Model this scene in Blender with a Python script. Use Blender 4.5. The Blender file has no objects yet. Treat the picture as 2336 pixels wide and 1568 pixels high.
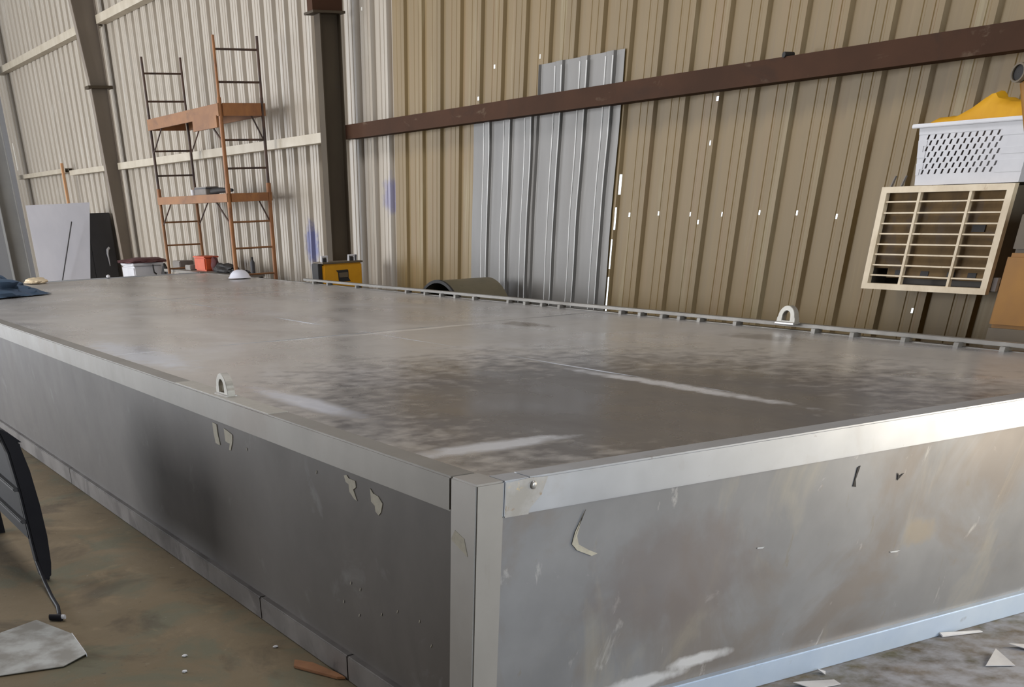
import bpy, bmesh, math, random
from mathutils import Vector, Matrix, noise as mnoise
S = bpy.context.scene
COL = S.collection
random.seed(7)

# ------------------------------------------------------------------ camera
W_, H_ = 2336, 1568
FPX, PPX, PPY = 2291.6, 888.94, 2219.65
Rm = ((0.87783694, -0.31142269, 0.36389315), (-0.47811814, -0.5247562, 0.70429679), (-0.02837882, -0.79224165, -0.60954721))
cd = bpy.data.cameras.new('camera'); cam = bpy.data.objects.new('camera', cd); COL.objects.link(cam)
cd.sensor_fit = 'HORIZONTAL'; cd.sensor_width = 36.0; cd.lens = FPX / W_ * 36.0
cd.shift_x = (W_ / 2 - PPX) / W_; cd.shift_y = (PPY - H_ / 2) / W_
cd.clip_start = 0.05; cd.clip_end = 300
cam.matrix_world = Matrix(((Rm[0][0], -Rm[0][1], -Rm[0][2], -1.94493), (Rm[1][0], -Rm[1][1], -Rm[1][2], -3.02038), (Rm[2][0], -Rm[2][1], -Rm[2][2], 1.74951), (0, 0, 0, 1)))
S.camera = cam

# ------------------------------------------------------------------ light
wd = bpy.data.worlds.new('sky'); S.world = wd; wd.use_nodes = True
bg = wd.node_tree.nodes['Background']; bg.inputs[0].default_value = (0.80, 0.90, 1.0, 1); bg.inputs[1].default_value = 2.2
def area(name, loc, rot, sx, sy, power, col, spread=180):
    l = bpy.data.lights.new(name, 'AREA'); l.shape = 'RECTANGLE'; l.size = sx; l.size_y = sy; l.energy = power; l.color = col
    l.spread = math.radians(spread)
    o = bpy.data.objects.new(name, l); COL.objects.link(o); o.location = loc; o.rotation_euler = [math.radians(a) for a in rot]
    return o
area('daylight_front_door', (1.5, -8.9, 2.4), (90, 0, 0), 6.0, 4.4, 430, (0.82, 0.91, 1.0))          # faces +Y
area('warm_side_fill', (5.25, -2.2, 1.5), (0, 90, 0), 2.2, 1.8, 160, (1.0, 0.86, 0.63))           # faces -X, warm fill added in an unseen opening
area('daylight_left_doors', (-12.9, 18.0, 2.8), (0, -90, 0), 5.0, 12.0, 2900, (0.95, 0.97, 1.0))        # faces +X
area('overhead_fill', (0.5, 5.0, 6.4), (0, 0, 0), 2.5, 14.0, 390, (0.97, 0.97, 1.0))                # faces down, fill lamp added under the closed roof
area('daylight_far_door', (-7.5, 29.5, 2.3), (-90, 0, 0), 6.0, 4.4, 900, (0.86, 0.91, 1.0))          # faces -Y
S.view_settings.view_transform = 'Standard'; S.view_settings.look = 'None'
S.view_settings.exposure = 0.0; S.view_settings.gamma = 1.0; S.view_settings.use_curve_mapping = False

# ------------------------------------------------------------------ helpers
def lin(c):
    f = lambda v: (v / 12.92 if v <= 0.04045 else ((v + 0.055) / 1.055) ** 2.4)
    return tuple(f(x / 255.0) for x in c) + (1,)
def mat(name, c1, c2=None, rough=0.6, metal=0.0, scale=3.0, stretch=(1, 1, 1), rough2=None, bump=0.0, bscale=None, detail=5, contrast=(0.35, 0.65), spots=None, spec=0.5, layers=()):
    m = bpy.data.materials.new(name); m.use_nodes = True; nt = m.node_tree; N = nt.nodes; L = nt.links
    b = N['Principled BSDF']; b.inputs['Roughness'].default_value = rough; b.inputs['Metallic'].default_value = metal
    b.inputs['Specular IOR Level'].default_value = spec
    tc = N.new('ShaderNodeTexCoord')
    def noise(sc, st, det=5, ro=0.6, dist=0.0):
        mp = N.new('ShaderNodeMapping'); mp.inputs['Scale'].default_value = st; L.new(tc.outputs['Object'], mp.inputs[0])
        n = N.new('ShaderNodeTexNoise'); n.inputs['Scale'].default_value = sc; n.inputs['Detail'].default_value = det; n.inputs['Roughness'].default_value = ro
        n.inputs['Distortion'].default_value = dist; L.new(mp.outputs[0], n.inputs['Vector']); return n
    n = noise(scale, stretch, detail)
    r = N.new('ShaderNodeMapRange'); r.inputs[1].default_value = contrast[0]; r.inputs[2].default_value = contrast[1]; L.new(n.outputs['Fac'], r.inputs[0])
    mx = N.new('ShaderNodeMix'); mx.data_type = 'RGBA'; mx.inputs[6].default_value = lin(c1); mx.inputs[7].default_value = lin(c2 or c1)
    L.new(r.outputs[0], mx.inputs[0]); out = mx.outputs[2]
    for (col, sc, st, lo, hi, amt) in layers:                       # further patches of dirt, wear or bare metal
        nn = noise(sc, st, 6, 0.62, 0.6); rr = N.new('ShaderNodeMapRange'); rr.inputs[1].default_value = lo; rr.inputs[2].default_value = hi; rr.inputs[4].default_value = amt
        L.new(nn.outputs['Fac'], rr.inputs[0]); m2 = N.new('ShaderNodeMix'); m2.data_type = 'RGBA'; L.new(rr.outputs[0], m2.inputs[0]); L.new(out, m2.inputs[6])
        m2.inputs[7].default_value = lin(col); out = m2.outputs[2]
    for (p, rad, col, amt) in (spots or ()):                        # a stain or painted sheen with a place and shape of its own
        mp = N.new('ShaderNodeMapping'); mp.vector_type = 'TEXTURE'; mp.inputs['Location'].default_value = p; mp.inputs['Scale'].default_value = rad; L.new(tc.outputs['Object'], mp.inputs[0])
        ad = N.new('ShaderNodeVectorMath'); ad.operation = 'LENGTH'
        nz = noise(9.0, (1, 1, 1), 4); mul = N.new('ShaderNodeMath'); mul.operation = 'MULTIPLY_ADD'; mul.inputs[1].default_value = 1.3; mul.inputs[2].default_value = -0.65
        L.new(nz.outputs['Fac'], mul.inputs[0]); L.new(mp.outputs[0], ad.inputs[0])
        sm = N.new('ShaderNodeMath'); sm.operation = 'ADD'; L.new(ad.outputs['Value'], sm.inputs[0]); L.new(mul.outputs[0], sm.inputs[1])
        rr = N.new('ShaderNodeMapRange'); rr.inputs[1].default_value = 1.0; rr.inputs[2].default_value = 0.5; rr.inputs[3].default_value = 0; rr.inputs[4].default_value = amt; L.new(sm.outputs[0], rr.inputs[0])
        m2 = N.new('ShaderNodeMix'); m2.data_type = 'RGBA'; L.new(rr.outputs[0], m2.inputs[0]); L.new(out, m2.inputs[6]); m2.inputs[7].default_value = lin(col); out = m2.outputs[2]
    L.new(out, b.inputs['Base Color'])
    if rough2 is not None:
        n3 = noise(scale * 1.7, stretch, 5); r3 = N.new('ShaderNodeMapRange'); r3.inputs[1].default_value = 0.3; r3.inputs[2].default_value = 0.7
        r3.inputs[3].default_value = rough; r3.inputs[4].default_value = rough2; L.new(n3.outputs['Fac'], r3.inputs[0]); L.new(r3.outputs[0], b.inputs['Roughness'])
    if bump:
        n4 = noise(bscale or scale * 4, stretch, 6); bp = N.new('ShaderNodeBump'); bp.inputs['Strength'].default_value = bump; bp.inputs['Distance'].default_value = 0.01
        L.new(n4.outputs['Fac'], bp.inputs['Height']); L.new(bp.outputs[0], b.inputs['Normal'])
    return m

class MB:
    """collects world-space faces and links them as one mesh object"""
    def __init__(s): s.v = []; s.f = []; s.sm = False
    def add(s, vs, fs):
        k = len(s.v); s.v += [tuple(v) for v in vs]; s.f += [tuple(i + k for i in f) for f in fs]; return s
    def box(s, a, b):
        x0, y0, z0 = a; x1, y1, z1 = b
        return s.add([(x0, y0, z0), (x1, y0, z0), (x1, y1, z0), (x0, y1, z0), (x0, y0, z1), (x1, y0, z1), (x1, y1, z1), (x0, y1, z1)],
                     [(0, 3, 2, 1), (4, 5, 6, 7), (0, 1, 5, 4), (1, 2, 6, 5), (2, 3, 7, 6), (3, 0, 4, 7)])
    def tube(s, pts, r, n=10, cap=True):
        pts = [Vector(p) for p in pts]; rings = []; up = None
        rs = r if isinstance(r, (list, tuple)) else [r] * len(pts)
        for i, p in enumerate(pts):
            d = (pts[min(i + 1, len(pts) - 1)] - pts[max(i - 1, 0)]).normalized()
            if up is None: up = Vector((0, 0, 1)) if abs(d.z) < 0.9 else Vector((1, 0, 0))
            u = (up - d * up.dot(d)).normalized(); w = d.cross(u); up = u
            rings.append([p + (u * math.cos(2 * math.pi * k / n) + w * math.sin(2 * math.pi * k / n)) * rs[i] for k in range(n)])
        vs = [v for q in rings for v in q]; fs = []
        for i in range(len(pts) - 1):
            for k in range(n):
                fs.append((i * n + k, i * n + (k + 1) % n, (i + 1) * n + (k + 1) % n, (i + 1) * n + k))
        if cap: fs += [tuple(range(n - 1, -1, -1)), tuple((len(pts) - 1) * n + k for k in range(n))]
        return s.add(vs, fs)
    def prism(s, poly, d):
        """polygon (3-D, planar) pushed along vector d"""
        n = len(poly); d = Vector(d); vs = [Vector(p) for p in poly] + [Vector(p) + d for p in poly]
        return s.add(vs, [tuple(range(n - 1, -1, -1)), tuple(range(n, 2 * n))] + [(i, (i + 1) % n, n + (i + 1) % n, n + i) for i in range(n)])
    def ring(s, outer, inner, d):
        """plate with a hole: matching outer and inner loops pushed along d"""
        n = len(outer); d = Vector(d); o = [Vector(p) for p in outer]; i_ = [Vector(p) for p in inner]
        vs = o + i_ + [p + d for p in o] + [p + d for p in i_]; fs = []
        for k in range(n):
            j = (k + 1) % n
            fs += [(k, j, n + j, n + k), (2 * n + k, 3 * n + k, 3 * n + j, 2 * n + j), (k, 2 * n + k, 2 * n + j, j), (n + k, n + j, 3 * n + j, 3 * n + k)]
        return s.add(vs, fs)
    def lathe(s, c, prof, axis='z', n=28):
        cx, cy, cz = c; vs = []; fs = []
        for (r, h) in prof:
            for k in range(n):
                a = 2 * math.pi * k / n; p, q = r * math.cos(a), r * math.sin(a)
                vs.append((cx + p, cy + q, cz + h) if axis == 'z' else ((cx + h, cy + p, cz + q) if axis == 'x' else (cx + p, cy + h, cz + q)))
        for i in range(len(prof) - 1):
            for k in range(n): fs.append((i * n + k, i * n + (k + 1) % n, (i + 1) * n + (k + 1) % n, (i + 1) * n + k))
        return s.add(vs, fs)
    def build(s, name, m, parent=None, smooth=False, bevel=0.0, label=None):
        o_ = Vector(parent['_o']) if parent is not None and '_o' in parent else Vector((0, 0, 0))
        me = bpy.data.meshes.new(name); me.from_pydata([tuple(Vector(v) - o_) for v in s.v], [], s.f); me.update()
        bm = bmesh.new(); bm.from_mesh(me); bmesh.ops.recalc_face_normals(bm, faces=bm.faces)
        if bevel:
            bmesh.ops.remove_doubles(bm, verts=bm.verts, dist=1e-5)
            bmesh.ops.bevel(bm, geom=[e for e in bm.edges if len(e.link_faces) == 2 and e.calc_face_angle(0) > 0.5], offset=bevel, segments=2, affect='EDGES', clamp_overlap=True)
        bm.to_mesh(me); bm.free()
        if smooth:
            me.shade_smooth()
            try: me.set_sharp_from_angle(angle=math.radians(40))
            except Exception: pass
        me.materials.append(m); o = bpy.data.objects.new(name, me); COL.objects.link(o)
        if parent is not None:
            o.parent = parent
            if '_o' in parent: o['_o'] = parent['_o']
        if label: o['label'] = label
        return o
def tag(o, label, cat, group=None):
    o['label'] = label; o['category'] = cat
    if group: o['group'] = group
    return o
def thing(name, loc, label, cat, group=None):
    o = bpy.data.objects.new(name, None); COL.objects.link(o); o.location = loc; o.empty_display_size = 0.1; o['_o'] = tuple(loc)
    return tag(o, label, cat, group)
def struct(name, mb, m, **k):
    o = mb.build(name, m, **k); o['kind'] = 'structure'; return o
def blob(c, r, seed, amp=0.2, n=4, flat=None):
    """lumpy closed form (cloth, bag) as verts and faces"""
    bm = bmesh.new(); bmesh.ops.create_icosphere(bm, subdivisions=n, radius=1)
    vs = []
    for v in bm.verts:
        d = v.co.copy(); k = 1 + amp * mnoise.noise(d * 1.7 + Vector((seed, 0, 0))) + amp * 0.45 * mnoise.noise(d * 4.3 + Vector((0, seed, 0)))
        p = Vector((d.x * r[0], d.y * r[1], d.z * r[2])) * k + Vector(c)
        if flat is not None: p.z = max(p.z, flat)
        vs.append(tuple(p))
    fs = [tuple(v.index for v in f.verts) for f in bm.faces]; bm.free(); return vs, fs

# ------------------------------------------------------------------ materials
M = {}
M['plate'] = mat('dirt_and_sheen_plate', (176, 173, 170), (190, 186, 182), rough=0.22, rough2=0.38, metal=0.45, scale=1.1, stretch=(1, .6, 1), contrast=(.3, .7), bump=0.012, bscale=5,
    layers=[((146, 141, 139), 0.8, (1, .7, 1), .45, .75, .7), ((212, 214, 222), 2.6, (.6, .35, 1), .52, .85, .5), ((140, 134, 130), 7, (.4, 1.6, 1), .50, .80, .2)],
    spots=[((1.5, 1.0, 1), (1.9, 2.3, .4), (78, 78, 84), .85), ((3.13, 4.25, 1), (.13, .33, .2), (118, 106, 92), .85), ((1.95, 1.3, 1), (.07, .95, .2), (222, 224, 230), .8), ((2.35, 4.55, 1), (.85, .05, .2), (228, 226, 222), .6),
           ((3.72, 2.45, 1), (.16, .35, .2), (120, 115, 112), .7), ((0.28, 4.6, 1), (.22, 1.1, .2), (200, 206, 218), .6), ((0.42, .55, 1), (.42, .10, .2), (218, 221, 228), .8), ((.3, 2.0, 1), (.1, .7, .2), (214, 218, 230), .6)])  # pale left-edge spots hold sky reflection in colour; others are dirt and abrasion
M['side'] = mat('shaded_brown_side_sheet', (68, 61, 55), (80, 73, 67), rough=0.5, rough2=0.6, metal=0.12, spec=.35, scale=1.5, contrast=(.3, .7), bump=0.04, bscale=4,
    layers=[((64, 57, 51), 1.2, (1, 1, 1), .50, .66, .6), ((122, 121, 120), 3.2, (1, 1, 1), .62, .75, .35)])  # darker than the end sheet: left-side shade is put into the colour
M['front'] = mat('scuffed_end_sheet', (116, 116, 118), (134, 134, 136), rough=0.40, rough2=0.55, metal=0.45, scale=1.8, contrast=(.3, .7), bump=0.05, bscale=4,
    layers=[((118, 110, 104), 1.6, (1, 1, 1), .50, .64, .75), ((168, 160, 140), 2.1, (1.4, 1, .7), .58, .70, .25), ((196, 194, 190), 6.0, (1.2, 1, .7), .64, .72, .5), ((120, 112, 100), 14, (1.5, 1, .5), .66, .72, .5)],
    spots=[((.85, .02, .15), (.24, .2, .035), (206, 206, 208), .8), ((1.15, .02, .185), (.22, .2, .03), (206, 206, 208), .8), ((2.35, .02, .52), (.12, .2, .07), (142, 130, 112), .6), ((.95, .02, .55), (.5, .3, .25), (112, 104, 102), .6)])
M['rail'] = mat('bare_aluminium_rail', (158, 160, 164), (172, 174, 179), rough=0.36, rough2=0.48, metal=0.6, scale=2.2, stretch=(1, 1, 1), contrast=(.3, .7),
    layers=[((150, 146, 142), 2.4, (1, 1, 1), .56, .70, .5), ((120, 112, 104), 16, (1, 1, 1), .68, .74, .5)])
M['rail_side'] = mat('shaded_aluminium_rail', (114, 110, 104), (126, 122, 116), rough=0.42, rough2=0.55, metal=0.45, scale=2.0, contrast=(.3, .7),
    layers=[((116, 108, 100), 1.6, (1, 1, 1), .56, .68, .6), ((100, 92, 84), 12, (1, 1, 1), .67, .74, .5)])  # darker copy of rail, the sides' shade put into its colour
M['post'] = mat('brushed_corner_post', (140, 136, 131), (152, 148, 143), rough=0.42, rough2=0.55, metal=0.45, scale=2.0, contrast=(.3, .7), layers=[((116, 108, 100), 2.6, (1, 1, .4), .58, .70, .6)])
M['foot_side'] = mat('shaded_grimy_foot_rail', (118, 113, 110), (100, 95, 92), rough=0.42, metal=0.45, scale=2.6, contrast=(.4, .6), layers=[((78, 72, 70), 2.2, (1, 1, 1), .52, .60, .8)])  # side copy of the foot rail: grime, plus shade in the base colour
M['foot_front'] = mat('sky_tinted_foot_rail', (178, 194, 216), (190, 204, 222), rough=0.42, metal=0.5, scale=3, layers=[((150, 154, 164), 8, (1, 1, 1), .64, .72, .6)])  # lit copy of the foot rail, blue sky light put into the colour
M['weld'] = mat('heat_tinted_weld', (168, 164, 158), (184, 182, 180), rough=0.34, metal=0.6, scale=10, contrast=(.4, .6), layers=[((150, 122, 78), 20, (1, 1, 1), .60, .68, .8), ((214, 190, 140), 26, (1, 1, 1), .64, .70, .8)])
M['lug'] = mat('lug_steel', (158, 154, 146), (146, 142, 134), rough=0.45, metal=0.5, scale=20)
M['tape'] = mat('tape_residue', (176, 170, 154), (160, 154, 140), rough=0.8, scale=30)
M['scuff'] = mat('pale_scuff', (186, 186, 186), (172, 174, 178), rough=0.6, metal=0.3, scale=12)
M['tan'] = mat('tan_wall_sheet', (130, 107, 66), (119, 99, 62), rough=0.5, rough2=0.52, scale=1.4, stretch=(1, 2.5, .25), contrast=(.3, .7), spec=.4,
    layers=[((132, 104, 70), 3.0, (1, 3, .12), .55, .68, .5), ((158, 146, 112), 2.0, (1, 2.6, .2), .56, .70, .5), ((116, 98, 72), 8, (1, 4, .1), .60, .70, .35)])
M['pale'] = mat('pale_wall_sheet', (180, 170, 156), (168, 158, 144), rough=0.42, rough2=0.5, scale=1.2, stretch=(1, 2.5, .25), contrast=(.3, .7), spec=.5,
    layers=[((160, 144, 126), 2.5, (1, 3, .15), .56, .70, .5), ((208, 204, 196), 2.2, (1, 2.6, .3), .58, .7, .5)],
    spots=[((5.2, 10.084, 1.796), (.2, .2, .2), (112, 112, 160), .6), ((5.2, 12.34, 1.29), (.2, .25, .3), (70, 84, 150), .7)])
M['zinc'] = mat('galvanised_sheet', (112, 108, 103), (102, 99, 95), rough=0.42, rough2=0.5, metal=0.25, scale=1.6, stretch=(1, 2, .3), contrast=(.3, .7), layers=[((112, 108, 102), 2.0, (1, 2, .2), .56, .70, .5)])
M['rib_highlight'] = mat('rib_highlight_white', (250, 249, 246), (240, 238, 234), rough=0.3, metal=0.0, scale=4)  # near-white for the highlights painted along the rib shoulders
M['rust_girt'] = mat('rust_brown_girt', (74, 50, 36), (64, 44, 32), rough=0.8, spec=.15, scale=2.5, stretch=(1, .7, 1), contrast=(.35, .65), layers=[((108, 92, 76), 3, (1, .8, 2), .60, .68, .6), ((56, 42, 34), 3, (1, .6, 1), .58, .68, .5)])
M['pale_girt'] = mat('cream_girt', (196, 186, 168), (180, 168, 148), rough=0.5, scale=3)
M['dark_col'] = mat('dark_column_paint', (70, 60, 48), (80, 70, 56), rough=0.7, spec=.2, scale=2, stretch=(1, 1, .4), layers=[((66, 64, 84), 1.3, (1, 1, .6), .58, .70, .4)])
M['taupe_col'] = mat('taupe_column_paint', (132, 120, 106), (122, 110, 98), rough=0.5, scale=2, stretch=(1, 1, .4))
M['grey_col'] = mat('grey_column_paint', (148, 146, 142), (138, 136, 134), rough=0.5, scale=2)
M['orange_steel'] = mat('rusty_orange_scaffold', (158, 104, 56), (132, 84, 48), rough=0.55, scale=5, stretch=(1, 1, .5), contrast=(.35, .65), layers=[((96, 64, 44), 7, (1, 1, .6), .58, .68, .7)])
M['dark_steel'] = mat('dark_rusted_tube', (64, 50, 44), (86, 62, 48), rough=0.6, scale=6, contrast=(.4, .6))
M['plank'] = mat('brown_platform', (150, 104, 64), (128, 88, 56), rough=0.65, scale=4, stretch=(1, .5, 1), layers=[((104, 74, 50), 5, (1, .5, 1), .56, .68, .6)])
M['floor'] = mat('stained_concrete', (100, 87, 65), (116, 101, 78), rough=0.72, rough2=0.9, scale=0.9, contrast=(.3, .7), bump=0.25, bscale=18, spec=.3,
    layers=[((94, 92, 74), 1.7, (1, 1, 1), .50, .60, .8), ((70, 60, 46), 1.3, (1, 1, 1), .54, .64, .65), ((150, 128, 98), 2.9, (1, 1, 1), .58, .70, .3), ((146, 138, 122), 24, (1, 1, 1), .66, .74, .6), ((60, 54, 44), 30, (1, 1, 1), .64, .72, .5)],
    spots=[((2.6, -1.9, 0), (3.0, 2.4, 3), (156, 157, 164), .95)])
M['far'] = mat('grey_far_wall', (158, 158, 160), (146, 146, 150), rough=0.6, scale=.6, stretch=(3, 1, .3))
M['shell'] = mat('grey_shed_sheet', (134, 128, 120), (122, 116, 110), rough=0.6, scale=.6)
M['roof'] = mat('roof_sheet', (150, 146, 140), (134, 130, 124), rough=0.55, scale=.5)
M['white'] = mat('white_plastic', (206, 204, 206), (196, 194, 197), rough=0.4, scale=5)
M['cream'] = mat('cream_cooler_plastic', (226, 208, 178), (208, 188, 156), rough=0.5, scale=8, layers=[((176, 146, 110), 14, (1, 1, 1), .62, .70, .5)])
M['cooler_body'] = mat('grimy_cooler_body', (92, 82, 68), (78, 70, 60), rough=0.6, scale=6)
M['pad'] = mat('brown_cooler_pad', (106, 84, 52), (86, 68, 42), rough=0.9, scale=6, stretch=(1, 1, 1), contrast=(.4, .6), layers=[((88, 74, 60), 5, (1, 1, 1), .54, .60, .7)])
M['black'] = mat('black_plastic', (26, 25, 30), (34, 33, 37), rough=0.55, spec=.15, scale=3)
M['dark'] = mat('near_black', (30, 27, 26), (40, 36, 34), rough=0.7, scale=5)
M['charcoal'] = mat('charcoal_paint', (62, 60, 62), (54, 52, 54), rough=0.6, scale=2)
M['alu_sheet'] = mat('aluminium_sheet', (226, 225, 234), (214, 214, 224), rough=0.36, rough2=0.45, metal=0.0, scale=1.6, stretch=(1, 1, .5), layers=[((216, 218, 228), 2.5, (1, 1, .5), .58, .7, .5)])
M['yellow'] = mat('yellow_machine_paint', (214, 152, 12), (200, 138, 10), rough=0.45, scale=4, layers=[((176, 124, 50), 6, (1, 1, 1), .62, .72, .5)])
M['ochre'] = mat('faded_ochre_paint', (156, 106, 26), (140, 94, 28), rough=0.6, scale=3)
M['brown_paint'] = mat('grey_brown_paint', (104, 90, 70), (92, 80, 64), rough=0.6, scale=3)
M['olive'] = mat('olive_drum_steel', (108, 98, 76), (96, 88, 68), rough=0.55, scale=4, layers=[((70, 60, 46), 6, (1, 1, 1), .60, .70, .5)])
M['navy'] = mat('dark_blue_cloth', (58, 78, 98), (66, 80, 100), rough=0.9, scale=6, bump=.3, bscale=20)
M['yellow_cloth'] = mat('yellow_cloth', (222, 164, 14), (206, 146, 14), rough=0.7, scale=4)
M['maroon'] = mat('maroon_blanket', (92, 52, 52), (78, 44, 46), rough=0.9, scale=6)
M['orange'] = mat('orange_plastic', (200, 84, 40), (182, 74, 38), rough=0.5, scale=5)
M['bench'] = mat('grey_bench_top', (136, 130, 122), (122, 116, 108), rough=0.6, scale=4)
M['greybox'] = mat('grey_box', (122, 114, 106), (110, 102, 96), rough=0.6, scale=5)
M['wood'] = mat('raw_timber', (206, 158, 116), (188, 142, 102), rough=0.75, scale=3, stretch=(4, 4, .4))
M['cardboard'] = mat('brown_offcut', (146, 100, 64), (128, 86, 54), rough=0.9, scale=8)
M['paper'] = mat('pale_offcut', (206, 204, 204), (190, 188, 190), rough=0.6, scale=6)
M['ground_sheet'] = mat('dusty_galvanised_plate', (158, 158, 154), (118, 114, 106), rough=0.4, metal=0.4, scale=5, contrast=(.4, .6))

# ------------------------------------------------------------------ room shell
WX = 5.2; Y0, Y1 = -9.0, 29.6; PER = 0.38; SPLIT = 9.95
struct('floor', MB().box((-13.2, -14, -0.2), (5.6, 30, 0)), M['floor'])

holes = [(7.922, 2.742), (7.175, 2.749), (10.215, 2.725), (11.05, 2.761), (5.695, 1.587), (5.309, 1.594), (4.922, 1.586), (4.821, 1.534), (4.545, 1.584), (4.153, 1.592), (3.77, 1.587),
         (3.388, 1.565), (4.786, 2.035), (2.559, 1.039), (4.772, 2.298), (8.202, 2.527), (10.65, 3.447)]
SL = [(y, z, 0.012, 0.014) for y, z in holes]
SL += [(5.905, 0.98, 0.014, 0.15), (5.905, 1.30, 0.012, 0.11), (5.892, 1.56, 0.010, 0.08), (5.884, 1.80, 0.008, 0.07), (29.25, 2.85, 0.10, 0.26)]
def rib_profile(ya, yb, x_pan, depth, phase, per=PER, minor=0.004):
    """(y, x) points of a ribbed sheet: flat pans with a trapezoid rib each period and two small stiffening ribs"""
    pts = []; k = math.floor((ya - phase) / per) - 1
    rel = [(0.0, 0), (0.02, depth), (0.12, depth), (0.14, 0), (0.185, 0), (0.192, minor), (0.208, minor), (0.215, 0), (0.275, 0), (0.282, minor), (0.298, minor), (0.305, 0)]
    while phase + k * per < yb + per:
        for (d, x) in rel:
            y = phase + k * per + d
            if ya < y < yb: pts.append((y, x_pan + x))
        k += 1
    xa = x_pan
    return [(ya, xa)] + pts + [(yb, xa)]
def sheet(mb, pts, z0, z1, cuts):
    for (ya, xa), (yb, xb) in zip(pts[:-1], pts[1:]):
        if yb - ya < 1e-6: continue
        cs = [c for c in cuts if ya <= c[0] < yb]
        xs = lambda y: xa + (xb - xa) * (y - ya) / (yb - ya)
        cur = ya
        def quad(a, b, c, d): mb.add([(xs(a), a, c), (xs(b), b, c), (xs(b), b, d), (xs(a), a, d)], [(0, 1, 2, 3)])
        for yc in sorted(set(c[0] for c in cs)):
            grp = sorted([c for c in cs if c[0] == yc], key=lambda c: c[1]); hw = grp[0][2]
            l, r = max(cur, yc - hw), min(yb, yc + hw)
            if r <= l: continue
            if l > cur: quad(cur, l, z0, z1)
            zz = z0
            for c in grp:
                quad(l, r, zz, c[1] - c[3]); zz = c[1] + c[3]
            quad(l, r, zz, z1); cur = r
        if cur < yb: quad(cur, yb, z0, z1)
    return mb
ZT = 6.6
PH = 5.87 - 0.11
# near stretch with an opening added for the warm side lamp between y=-3.3 and y=-1.2
w = MB(); sheet(w, rib_profile(-1.2, SPLIT, WX, 0.030, PH), 0, ZT, SL)
sheet(w, rib_profile(Y0, -3.3, WX, 0.030, PH), 0, ZT, []); sheet(w, rib_profile(-3.3, -1.2, WX, 0.030, PH), 2.75, ZT, [])
struct('wall_right', w, M['tan'])
w = MB(); sheet(w, rib_profile(SPLIT, Y1, WX, 0.050, PH, minor=.008), 0, ZT, SL); struct('wall_right_far', w, M['pale'])
struct('wall_far', MB().box((-13, Y1, 0), (-10.6, Y1 + .1, 8.5)).box((-4.4, Y1, 0), (WX + .05, Y1 + .1, 8.5)).box((-10.6, Y1, 4.6), (-4.4, Y1 + .1, 8.5)), M['far'])
# left wall with tall openings, end wall with the main doorway
w = MB().box((-13.1, Y0, 0), (-13, -1.0, 6.6)).box((-13.1, 7, 0), (-13, 12, 6.6)).box((-13.1, 24, 0), (-13, Y1, 6.6)).box((-13.1, -1, 0), (-13, 7, 6.6)).box((-13.1, 12, 5.3), (-13, 24, 6.6))
struct('wall_left', w, M['shell'])
w = MB().box((-13, Y0 - .1, 0), (-1.5, Y0, 8.5)).box((4.5, Y0 - .1, 0), (WX, Y0, 8.5)).box((-1.5, Y0 - .1, 4.6), (4.5, Y0, 8.5))
struct('wall_near', w, M['shell'])
w = MB().add([(-13.1, Y0, 6.6), (-3.9, Y0, 8.4), (5.3, Y0, 6.6), (5.3, Y1, 6.6), (-3.9, Y1, 8.4), (-13.1, Y1, 6.6)], [(0, 1, 4, 5), (1, 2, 3, 4)])
struct('ceiling', w, M['roof'])

# galvanised patch sheets fixed over the tan wall
def zinc_sheet(ya, yb, z0, z1, xp, label):
    pts = []
    y = ya
    while y < yb - 0.05:
        for d, x in ((0.0, 0), (0.092, 0), (0.098, -.0015), (0.103, -.006), (0.113, -.018), (0.118, -.0225), (0.124, -0.024), (0.209, -0.024), (0.215, -.0225), (0.220, -.018), (0.230, -.006), (0.235, -.0015), (0.241, 0), (0.36, 0)):
            if y + d <= yb: pts.append((y + d, xp + x))
        y += 0.36
    pts.append((yb, xp)); mb = MB()
    n = 10
    for (a, xa), (b, xb) in zip(pts[:-1], pts[1:]):
        if b - a < 1e-6: continue
        for k in range(n):
            za, zb = z0 + (z1 - z0) * k / n, z0 + (z1 - z0) * (k + 1) / n
            wa, wb = 0.006 * math.sin(za * 5.1 + ya), 0.006 * math.sin(zb * 5.1 + ya)
            mb.add([(xa, a + wa, za), (xb, b + wa, za), (xb, b + wb, zb), (xa, a + wb, zb)], [(0, 1, 2, 3)])
    o = mb.build('patch_sheet', M['zinc'])
    bm = bmesh.new(); bm.from_mesh(o.data); bmesh.ops.remove_doubles(bm, verts=bm.verts, dist=1e-4); bmesh.ops.recalc_face_normals(bm, faces=bm.faces); bm.to_mesh(o.data); bm.free()
    md = o.modifiers.new('thickness', 'SOLIDIFY'); md.thickness = 0.002
    y = ya
    while y < yb - .25:                                             # pale strips paint a highlight along each rib shoulder
        for d in (0.119, 0.214):
            cr = MB(); zs = [z0 + .55 + (z1 - .03 - z0 - .55) * k / 16 for k in range(17)]
            P = [(xp - .0262, y + d + .006 * math.sin(z * 5.1 + ya) + .0025 * math.sin(z * 9 + y * 7), z) for z in zs]
            cr.tube(P, [.0015 + .005 * (k / 16) ** .5 for k in range(17)], 6).build('rib_glint', M['rib_highlight'], o, label='painted highlight along a rib shoulder')
        y += .36
    return tag(o, label, 'metal sheet')
zinc_sheet(5.93, 7.13, 0.03, 2.69, 5.186, 'tall galvanised ribbed sheet on tan wall, its top showing above the brown beam')
zinc_sheet(7.10, 8.26, 0.03, 2.36, 5.192, 'shorter galvanised ribbed sheet on tan wall, ending under the brown beam')

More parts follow.
